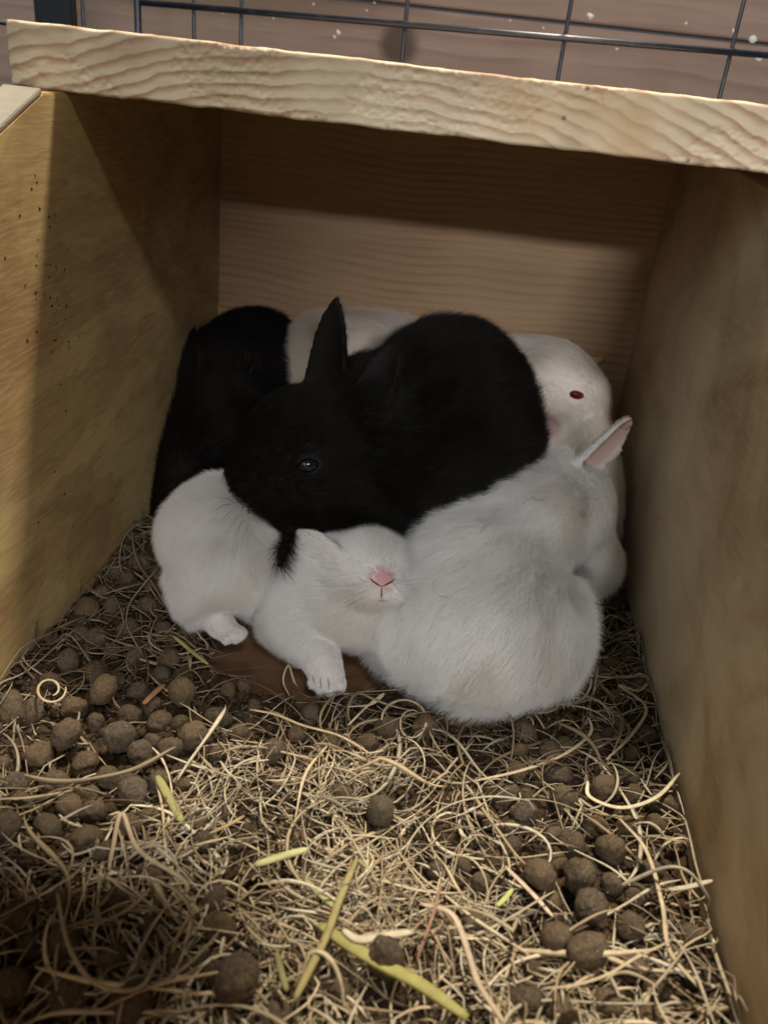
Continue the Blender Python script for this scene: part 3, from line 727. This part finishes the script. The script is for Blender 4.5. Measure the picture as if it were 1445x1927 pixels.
def body_mesh(prims, cuts, tintfn):
    lo = np.array([9.] * 3); hi = -lo
    for e in prims:
        if e[0] == 'E': r = e[3].max(); lo = np.minimum(lo, e[1] - r); hi = np.maximum(hi, e[1] + r)
        elif e[0] == 'K':
            for p, r in e[1]: lo = np.minimum(lo, p - r); hi = np.maximum(hi, p + r)
        else:
            for p in (e[1], e[1] + e[2] * e[5]): lo = np.minimum(lo, p - .02); hi = np.maximum(hi, p + .02)
    lo -= .006; hi += .006; lo = np.maximum(lo, [-.003, -.6, -.009]); hi = np.minimum(hi, [W + .003, .002, .4])
    ax = [np.arange(lo[i], hi[i], VOX) for i in range(3)]
    P = np.stack(np.meshgrid(*ax, indexing='ij'), -1).reshape(-1, 3)
    D = build_sdf(prims, cuts, P)
    wob = .0012 * noise(P[np.abs(D) < .006], 55, 5); D[np.abs(D) < .006] += wob * .6
    D = D.reshape([len(a) for a in ax])
    V, F = surfnet(D, lo, VOX)
    return V, F, tintfn(V)

def fur(parent, bodyV, tris, N, tint, n, nose, Lfn, mat, lay=.55, avoid=(), seed=0, rad=.00006, clump=.22, droop=.35, keep=None):
    r = np.random.default_rng(seed)
    a, b, c = bodyV[tris[:, 0]], bodyV[tris[:, 1]], bodyV[tris[:, 2]]
    ar = np.linalg.norm(np.cross(b - a, c - a), axis=1)
    cen = (a + b + c) / 3; nn = np.cross(b - a, c - a); nn /= np.linalg.norm(nn, axis=1, keepdims=True) + 1e-12
    view = CAM - cen; view /= np.linalg.norm(view, axis=1, keepdims=True)
    wgt = ar * np.where((nn * view).sum(1) > -.35, 1, .25) * (cen[:, 2] > -.001)
    f = r.choice(len(tris), n, p=wgt / wgt.sum())
    u, v = r.random(n), r.random(n); m = u + v > 1; u[m], v[m] = 1 - u[m], 1 - v[m]
    w3 = np.stack([1 - u - v, u, v], 1)
    P = (bodyV[tris[f]] * w3[:, :, None]).sum(1); Nn = (N[tris[f]] * w3[:, :, None]).sum(1); Nn /= np.linalg.norm(Nn, axis=1, keepdims=True) + 1e-12
    T = (tint[tris[f]] * w3[:, :, None]).sum(1)
    L = Lfn(P)
    for p, rr in avoid: L = L * sstep(rr * .8, rr * 1.6, np.linalg.norm(P - p, axis=1))
    ok = L > .0006; P, Nn, T, L = P[ok], Nn[ok], T[ok], L[ok]; n = len(P)
    fl = P - nose; fl = fl - Nn * (fl * Nn).sum(1, keepdims=True); fl /= np.linalg.norm(fl, axis=1, keepdims=True) + 1e-9
    nv = lambda f_, s: np.stack([noise(P, f_, s), noise(P, f_, s + 1), noise(P, f_, s + 2)], 1)
    d = Nn * (1 - lay) + fl * lay + .22 * nv(28, seed + 50) + clump * nv(170, seed + 60) + clump * .6 * nv(420, seed + 70) + r.normal(0, .12, (n, 3))
    d /= np.linalg.norm(d, axis=1, keepdims=True)
    dn = (d * Nn).sum(1, keepdims=True); d = d + Nn * np.maximum(0, .22 - dn); d /= np.linalg.norm(d, axis=1, keepdims=True)
    L = L * r.uniform(.7, 1.15, n) * (1 + .15 * noise(P, 120, seed + 80))
    bend = fl * .5 - Nn * .25 + np.array([0, 0, -droop]) * .5 + .25 * nv(90, seed + 90)
    t = np.array([0, .35, .7, 1.0])
    pts = P[:, None] - Nn[:, None] * .0004 + L[:, None, None] * (t[None, :, None] * d[:, None] + (t ** 2)[None, :, None] * bend[:, None] * .38)
    pts[..., 2] = np.maximum(pts[..., 2], -.0045); pts[..., 0] = np.clip(pts[..., 0], .0006, W - .0006)
    cv = bpy.data.hair_curves.new('fur'); cv.add_curves([4] * n)
    cv.attributes['position'].data.foreach_set('vector', pts.astype(np.float32).ravel())
    ra = cv.attributes.get('radius') or cv.attributes.new('radius', 'FLOAT', 'POINT')
    ra.data.foreach_set('value', (np.array([1, .85, .55, .12])[None] * rad * r.uniform(.7, 1.2, n)[:, None]).astype(np.float32).ravel())
    ta = cv.attributes.new('tint', 'FLOAT_COLOR', 'CURVE')
    T = T.copy(); T[:, :3] *= 1 - np.array([.10, .13, .17]) * sstep(.15, .7, fbm(P, 32, seed + 7, 2))[:, None]; T[:, :3] *= (1 + r.normal(0, .06, n) + .05 * noise(P, 60, seed + 99))[:, None]; T[:, 3] = 1
    ta.data.foreach_set('color', T.astype(np.float32).ravel())
    cv.materials.append(mat)
    o = bpy.data.objects.new('fur', cv); C.objects.link(o); o.parent = parent
    return o

def rabbit(label, prims, cuts, base, dark, nhair, nose, Lfn, pinks=(), avoid_px=(), seed=0, lay=.55, rad=.00005, clump=.15, inner=(.52, .30, .27)):
    V0 = None
    def tf(V):
        c = np.ones((len(V), 4)); c[:, :3] = base
        for e in prims:
            if e[0] == 'R':
                a, b, cc, h, wc = ear_local(e, V)
                m = (a > .04) & (a < 1.0) & (np.abs(b) < h) & (cc > wc - .0003) & (cc < wc + .006)
                f = m * (1 - sstep(.6, .98, np.abs(b) / h)) * sstep(.0, .15, a)
                c[:, :3] = c[:, :3] * (1 - f[:, None]) + np.array(inner) * f[:, None]
        for p, r, col in pinks:
            f = 1 - sstep(.55 * r, r, np.linalg.norm(V - p, axis=1))
            c[:, :3] = c[:, :3] * (1 - f[:, None]) + np.array(col) * f[:, None]
        return c
    V, F, tint = body_mesh(prims, cuts, tf)
    loc = np.array([V[:, 0].mean(), V[:, 1].mean(), -.003])
    root = empty('rabbit', tuple(loc)); tag(root, label, 'rabbit')
    sk = tint.copy()
    if not dark: sk[:, :3] = tint[:, :3] * np.where((tint[:, 1] / tint[:, 0] > .93)[:, None], np.array([.60, .565, .55]), .8)
    else: sk[:, :3] *= .55
    body = mesh('body', V - loc, F, M_SKINB if dark else M_SKINW, root, smooth=True, col=sk)
    N = np.zeros(len(V) * 3, np.float32); body.data.vertices.foreach_get('normal', N); N = N.reshape(-1, 3).astype(float)
    tris = np.vstack([F[:, :3], F[:, [0, 2, 3]]])
    bvh = BVHTree.FromPolygons([tuple(v) for v in V], [tuple(f) for f in F.tolist()])
    def hit(x, y):
        d = ray(x, y); d = d / np.linalg.norm(d)
        h_ = bvh.ray_cast(Vector(CAM), Vector(d))
        return (np.array(h_[0]), np.array(h_[1])) if h_[0] is not None else None
    earmask = []
    for e in prims:
        if e[0] == 'R': earmask.append(e)
    def L2(P):
        L = Lfn(P)
        for e in earmask:
            a, b, cc, h, wc = ear_local(e, P)
            m = (a > .0) & (a < 1.1) & (np.abs(b) < h + .003) & (np.abs(cc - wc) < .004)
            inn = m & (cc > wc)
            L = np.where(m, np.minimum(L, .0026), L); L = np.where(inn, .0011, L)
        return L
    av = []
    for x, y, r in avoid_px:
        q = hit(x, y)
        if q: av.append((q[0], r))
    off = -loc
    fo = fur(root, V, tris, N, tint, nhair, nose, L2, M_FURB if dark else M_FURW, lay, av, seed, rad, clump)
    fo.location = tuple(off)
    def part(name, Vp, Fp, mat, smooth=True):
        return mesh(name, np.array(Vp) - loc, Fp, mat, root, smooth=smooth)
    return root, hit, part
def ball(c, R, rad, seg=24, rings=14):
    V = []; F = []
    for i in range(rings + 1):
        for j in range(seg):
            a = math.pi * i / rings; b = 2 * math.pi * j / seg
            q = np.array([math.sin(a) * math.cos(b), math.sin(a) * math.sin(b), math.cos(a)]) * rad
            V.append(tuple(c + R.T @ q))
    for i in range(rings):
        for j in range(seg): F.append((i * seg + j, (i + 1) * seg + j, (i + 1) * seg + (j + 1) % seg, i * seg + (j + 1) % seg))
    return V, F
def eye(hit, part, x, y, rpx, asp, ang, mat, lid, sink=.55, out=0.0):
    p, n = hit(x, y); n = n * .55 + AX[2] * .45; n /= np.linalg.norm(n)
    m = mpp(p); r = rpx * m; a = math.radians(-ang)
    ex = math.cos(a) * AX[0] + math.sin(a) * AX[1]; ex = ex - n * (ex @ n); ex /= np.linalg.norm(ex); ey = np.cross(n, ex)
    R = np.stack([ex, ey, n]); c = p - n * r * sink + n * out
    V, F = ball(c, R, np.array([r, r * asp, r * .9])); part('eye', V, F, mat)
    ring = []
    for k in range(25):
        b = 2 * math.pi * k / 24; s = 1 - .0
        ring.append(c + n * r * (sink * .62) + ex * math.cos(b) * r * 1.0 * (1.05 if abs(math.cos(b)) > .9 else 1) + ey * math.sin(b) * r * asp * .92)
    V, F = tube(ring, r * .07, 8, cap=False); part('eyelid', V, F, lid)
def hairs(hit, part, name, lines, mat, r=.00012, lift=.0035):
    V = []; F = []
    for pts in lines:
        Q = []
        for x, y in pts:
            q = hit(x, y)
            if q is None: Q.append(None); continue
            Q.append(q[0] + AX[2] * lift)
        Q = [q for q in Q if q is not None]
        if len(Q) < 2: continue
        v, f = tube(Q, r, 4); b = len(V); V += v; F += [tuple(i + b for i in ff) for ff in f]
    if V: return part(name, V, F, mat)

WH = (.95, .87, .79); WHC = (.92, .91, .89); BK = (.0075, .0060, .0047)
def Lrange(head, rh, l0, l1, paws=()):
    hp = [np.array(h) for h in head]
    def fn(P):
        d = np.min([np.linalg.norm(P - h, axis=1) for h in hp], axis=0)
        L = l0 + (l1 - l0) * sstep(rh * .6, rh * 1.5, d)
        for p, r in paws: L = np.minimum(L, .0022 + .006 * sstep(r * .5, r * 1.6, np.linalg.norm(P - p, axis=1)))
        return L
    return fn

def build_rabbits():
    # white kit at the back, head to the right
    n3 = pt(1135, 800, -.075)
    e3 = K([(1050, 672, -.07, 20), (1010, 658, -.068, 22), (975, 650, -.066, 17)], .006)
    root, hit, part = rabbit('white rabbit at the back with a red eye, head towards the right wall',
        [E(690, 695, -.055, 150, 106, .040), E(760, 800, -.06, 170, 130, .045), E(900, 760, -.065, 150, 130, .045), E(1035, 722, -.075, 80, 82, .034, 25), E(1085, 755, -.085, 54, 58, .026, 35), E(1060, 860, -.08, 90, 90, .035), E(1112, 930, -.115, 50, 150, .03),
         E(600, 650, -.06, 48, 52, .03), e3], [], WH, False, 85000, n3, Lrange([pt(1060, 740, -.08)], .05, .0045, .009), avoid_px=[(1085, 742, .0045)], seed=30, lay=.7, clump=.15,
        pinks=[(pt(1030, 800, -.10), .012, (.62, .42, .38))])
    eye(hit, part, 1085, 743, 17, .58, 14, M_EYER, M_LIDP, .6, .0004)
    # black kit back left
    n2 = pt(300, 960, -.12)
    e2 = EAR((385, 760, -.10), (365, 615, -.085), 62, (-.75, .1, .65), .006, 0)
    rabbit('black rabbit hunched in the left back corner, mostly hidden behind the others',
        [E(480, 690, -.055, 98, 104, .040), E(410, 740, -.075, 72, 110, .040), E(420, 840, -.095, 110, 110, .045), E(345, 900, -.115, 62, 90, .035, -15), E(330, 960, -.135, 46, 60, .025), e2],
        [], BK, True, 42000, n2, Lrange([pt(330, 920, -.12)], .04, .0035, .008), seed=20, lay=.62, rad=.00008, inner=(.008, .007, .006))
    # white kit front left, curled with one paw
    n5 = pt(570, 790, -.19)
    rabbit('small white rabbit curled up front left under the black muzzle, one paw out',
        [E(420, 985, -.225, 96, 80, .032), E(425, 1062, -.240, 84, 84, .033), E(352, 1018, -.228, 38, 56, .022, -12, k=.007), E(468, 1060, -.235, 42, 84, .026), E(388, 1112, -.25, 50, 48, .022, 25, k=.006), K([(350, 1080, -.245, 26), (382, 1148, -.258, 25), (418, 1178, -.2645, 19), (440, 1190, -.268, 13)], .006),
         K([(430, 1182, -.263, 9), (456, 1190, -.269, 7)], .002), K([(425, 1186, -.267, 9), (446, 1199, -.272, 7)], .002), K([(415, 1188, -.268, 9), (428, 1202, -.274, 7)], .002)],
        [], WHC, False, 85000, n5, Lrange([pt(500, 900, -.22)], .02, .006, .0095, [(pt(432, 1186, -.267), .016)]), seed=50, lay=.55)
    # white kit front middle, face and stretched paw
    nose6 = pt(719, 1090, -.272)
    e6 = EAR((560, 1015, -.240), (648, 1062, -.264), 66, (-.1, .35, -.9), .002, .0, k=.006, th=.0016)
    root6, hit, part = rabbit('sleeping white rabbit with a pink nose and one front paw stretched forward',
        [E(692, 1075, -.238, 88, 72, .036, 8), E(716, 1096, -.262, 36, 34, .015, k=.010), E(698, 1116, -.262, 30, 20, .013, k=.004), E(739, 1114, -.262, 30, 20, .013, k=.004), E(718, 1134, -.255, 24, 16, .012, k=.004), E(600, 1070, -.23, 62, 62, .03), E(640, 1150, -.245, 80, 52, .028), E(545, 1150, -.245, 52, 66, .027), E(690, 1180, -.255, 55, 30, .02),
         K([(540, 1165, -.25, 44), (580, 1215, -.266, 36), (608, 1248, -.277, 31), (618, 1268, -.283, 25)], .008),
         K([(598, 1262, -.280, 11), (592, 1284, -.287, 9.5)], .0018), K([(608, 1268, -.282, 11), (606, 1293, -.290, 9.5)], .0018), K([(622, 1270, -.283, 11), (624, 1297, -.291, 10)], .0018), K([(634, 1266, -.281, 10), (640, 1290, -.289, 9)], .0018), e6],
        [], WHC, False, 120000, nose6, Lrange([nose6], .016, .0035, .0075, [(pt(615, 1275, -.285), .022)]), avoid_px=[(719, 1090, .0024), (719, 1112, .0020)], seed=60, lay=.6,
        pinks=[(nose6, .0056, (.60, .33, .34)), (pt(720, 1122, -.268), .0048, (.55, .30, .31))], inner=(.6, .48, .44))
    def line(name, pxs, rp, mat, lift=.0003, taper=True):
        Q = [hit(x, y)[0] + AX[2] * lift for x, y in pxs]; m = mpp(Q[0])
        n = len(Q); rad = [rp * m * (1 - .6 * abs(2 * i / (n - 1) - 1)) * .8 for i in range(n)]
        V, F = tube(Q, 0, 8, radii=rad); part(name, V, F, mat)
    for q_ in ([(589, 1270), (591, 1280), (592, 1289)], [(603, 1274), (604, 1285), (605, 1295)], [(617, 1276), (619, 1287), (620, 1297)]):
        line('toe_crease', q_, 2.2, M_TOE, .0006)
    line('nostril', [(696, 1088), (702, 1094), (709, 1099), (717, 1103)], 2.6, M_CREASE)
    line('nostril', [(743, 1089), (737, 1094), (729, 1099), (720, 1103)], 2.6, M_CREASE)
    line('mouth_line', [(718, 1103), (718, 1112), (718, 1120), (717, 1130)], 2.2, M_CREASE)
    line('lip', [(704, 1133), (711, 1130), (718, 1131), (726, 1130), (733, 1130)], 1.8, M_CREASE)
    V = []; F = []
    for sx, base in ((-1, (694, 1108)), (1, (744, 1106))):
        for k in range(7):
            q = hit(base[0] + sx * 3 * (k % 3), base[1] + 4 * (k - 3))
            if q is None: continue
            d = sx * AX[0] * 1.0 + AX[1] * (.35 - .18 * k) + AX[2] * .55; d /= np.linalg.norm(d); L = .020 + .003 * (k % 3)
            v, f = tube([q[0], q[0] + d * L * .5, q[0] + d * L + np.array([0, 0, -.003])], 0, 4, radii=[.00010, .00008, .00003]); b = len(V); V += v; F += [tuple(i + b for i in ff) for ff in f]
    part('whiskers', V, F, M_FURW_PLAIN)
    # large white kit with its back to us, head turned to the right wall
    n4 = pt(1130, 1060, -.18)
    e4 = EAR((1058, 900, -.172), (1181, 779, -.165), 92, (.62, -.62, .62), .0075, .003, th=.0015)
    root4, hit, part = rabbit('largest white rabbit, its back to us, one ear raised by the right wall',
        [E(898, 1170, -.248, 168, 132, .046), E(905, 1085, -.228, 118, 106, .042), E(858, 1045, -.222, 64, 58, .03), E(985, 985, -.198, 80, 84, .036), E(935, 1020, -.212, 82, 66, .036, k=.018), E(1035, 965, -.190, 62, 80, .034, k=.02), E(785, 1190, -.248, 74, 76, .034), E(1022, 1180, -.235, 66, 108, .036), E(920, 1240, -.264, 128, 70, .034),
         E(1075, 965, -.18, 72, 88, .034, 12), E(1112, 1045, -.178, 48, 62, .024, -10), K([(1010, 900, -.18, 34), (1060, 880, -.172, 26)], .008), e4],
        [], WHC, False, 160000, pt(1150, 890, -.12), Lrange([pt(1090, 980, -.18)], .035, .0045, .0125), seed=40, lay=.55, clump=.20, inner=(.68, .50, .45))
    hairs(hit, part, 'stray_hair', [[(835, 1063), (822, 1078), (813, 1095), (815, 1110), (828, 1120), (840, 1122)], [(995, 935), (1005, 941), (1020, 943)], [(1032, 1270), (1022, 1288), (1014, 1303)]], M_HAIRD, .00011, .006)
    # black kit on top
    n1 = pt(428, 940, -.215)
    eA = EAR((616, 740, -.19), (633, 558, -.185), 90, (-.35, .1, .9), .005, 0, th=-.0013)
    eB = EAR((692, 800, -.212), (747, 643, -.197), 84, (-.45, .0, .85), .006, 0, th=.0014)
    root1, hit, part = rabbit('black rabbit lying across the top of the heap, ear upright, eye open',
        [E(843, 782, -.165, 156, 174, .055), E(760, 880, -.18, 180, 118, .05), E(700, 800, -.18, 110, 120, .045), E(905, 850, -.165, 100, 110, .045), E(575, 850, -.20, 118, 122, .040, -10), E(585, 900, -.205, 110, 92, .04), E(483, 905, -.215, 56, 66, .026), E(600, 950, -.215, 96, 48, .032), E(500, 935, -.218, 52, 52, .024),
         K([(544, 1000, -.240, 10), (533, 1038, -.252, 9), (527, 1062, -.259, 8)], .004), eA, eB],
        [], BK, True, 90000, n1, Lrange([pt(530, 880, -.2)], .05, .0032, .0105), avoid_px=[(578, 876, .0042)], seed=10, lay=.60, rad=.00007, inner=(.009, .0066, .0056))
    eye(hit, part, 579, 876, 23, .72, -8, M_EYEB, M_LID, .6, .0006)
    # whiskers
    V = []; F = []
    p0 = [(455, 955), (462, 962), (450, 948), (470, 968), (478, 975), (447, 960)]
    ends = [(400, 935), (425, 1005), (395, 965), (440, 1012), (455, 1020), (412, 985)]
    for (x, y), (ex, ey) in zip(p0, ends):
        A = pt(x, y, -.235); Bp = pt(ex, ey, -.268); Mi = (A + Bp) / 2 + np.array([0, 0, .002])
        v, f = tube([A, Mi, Bp], .0001, 4, radii=[.00016, .00012, .00005]); b = len(V); V += v; F += [tuple(i + b for i in ff) for ff in f]
    part('whiskers', V, F, M_HAIRW)
build_rabbits()
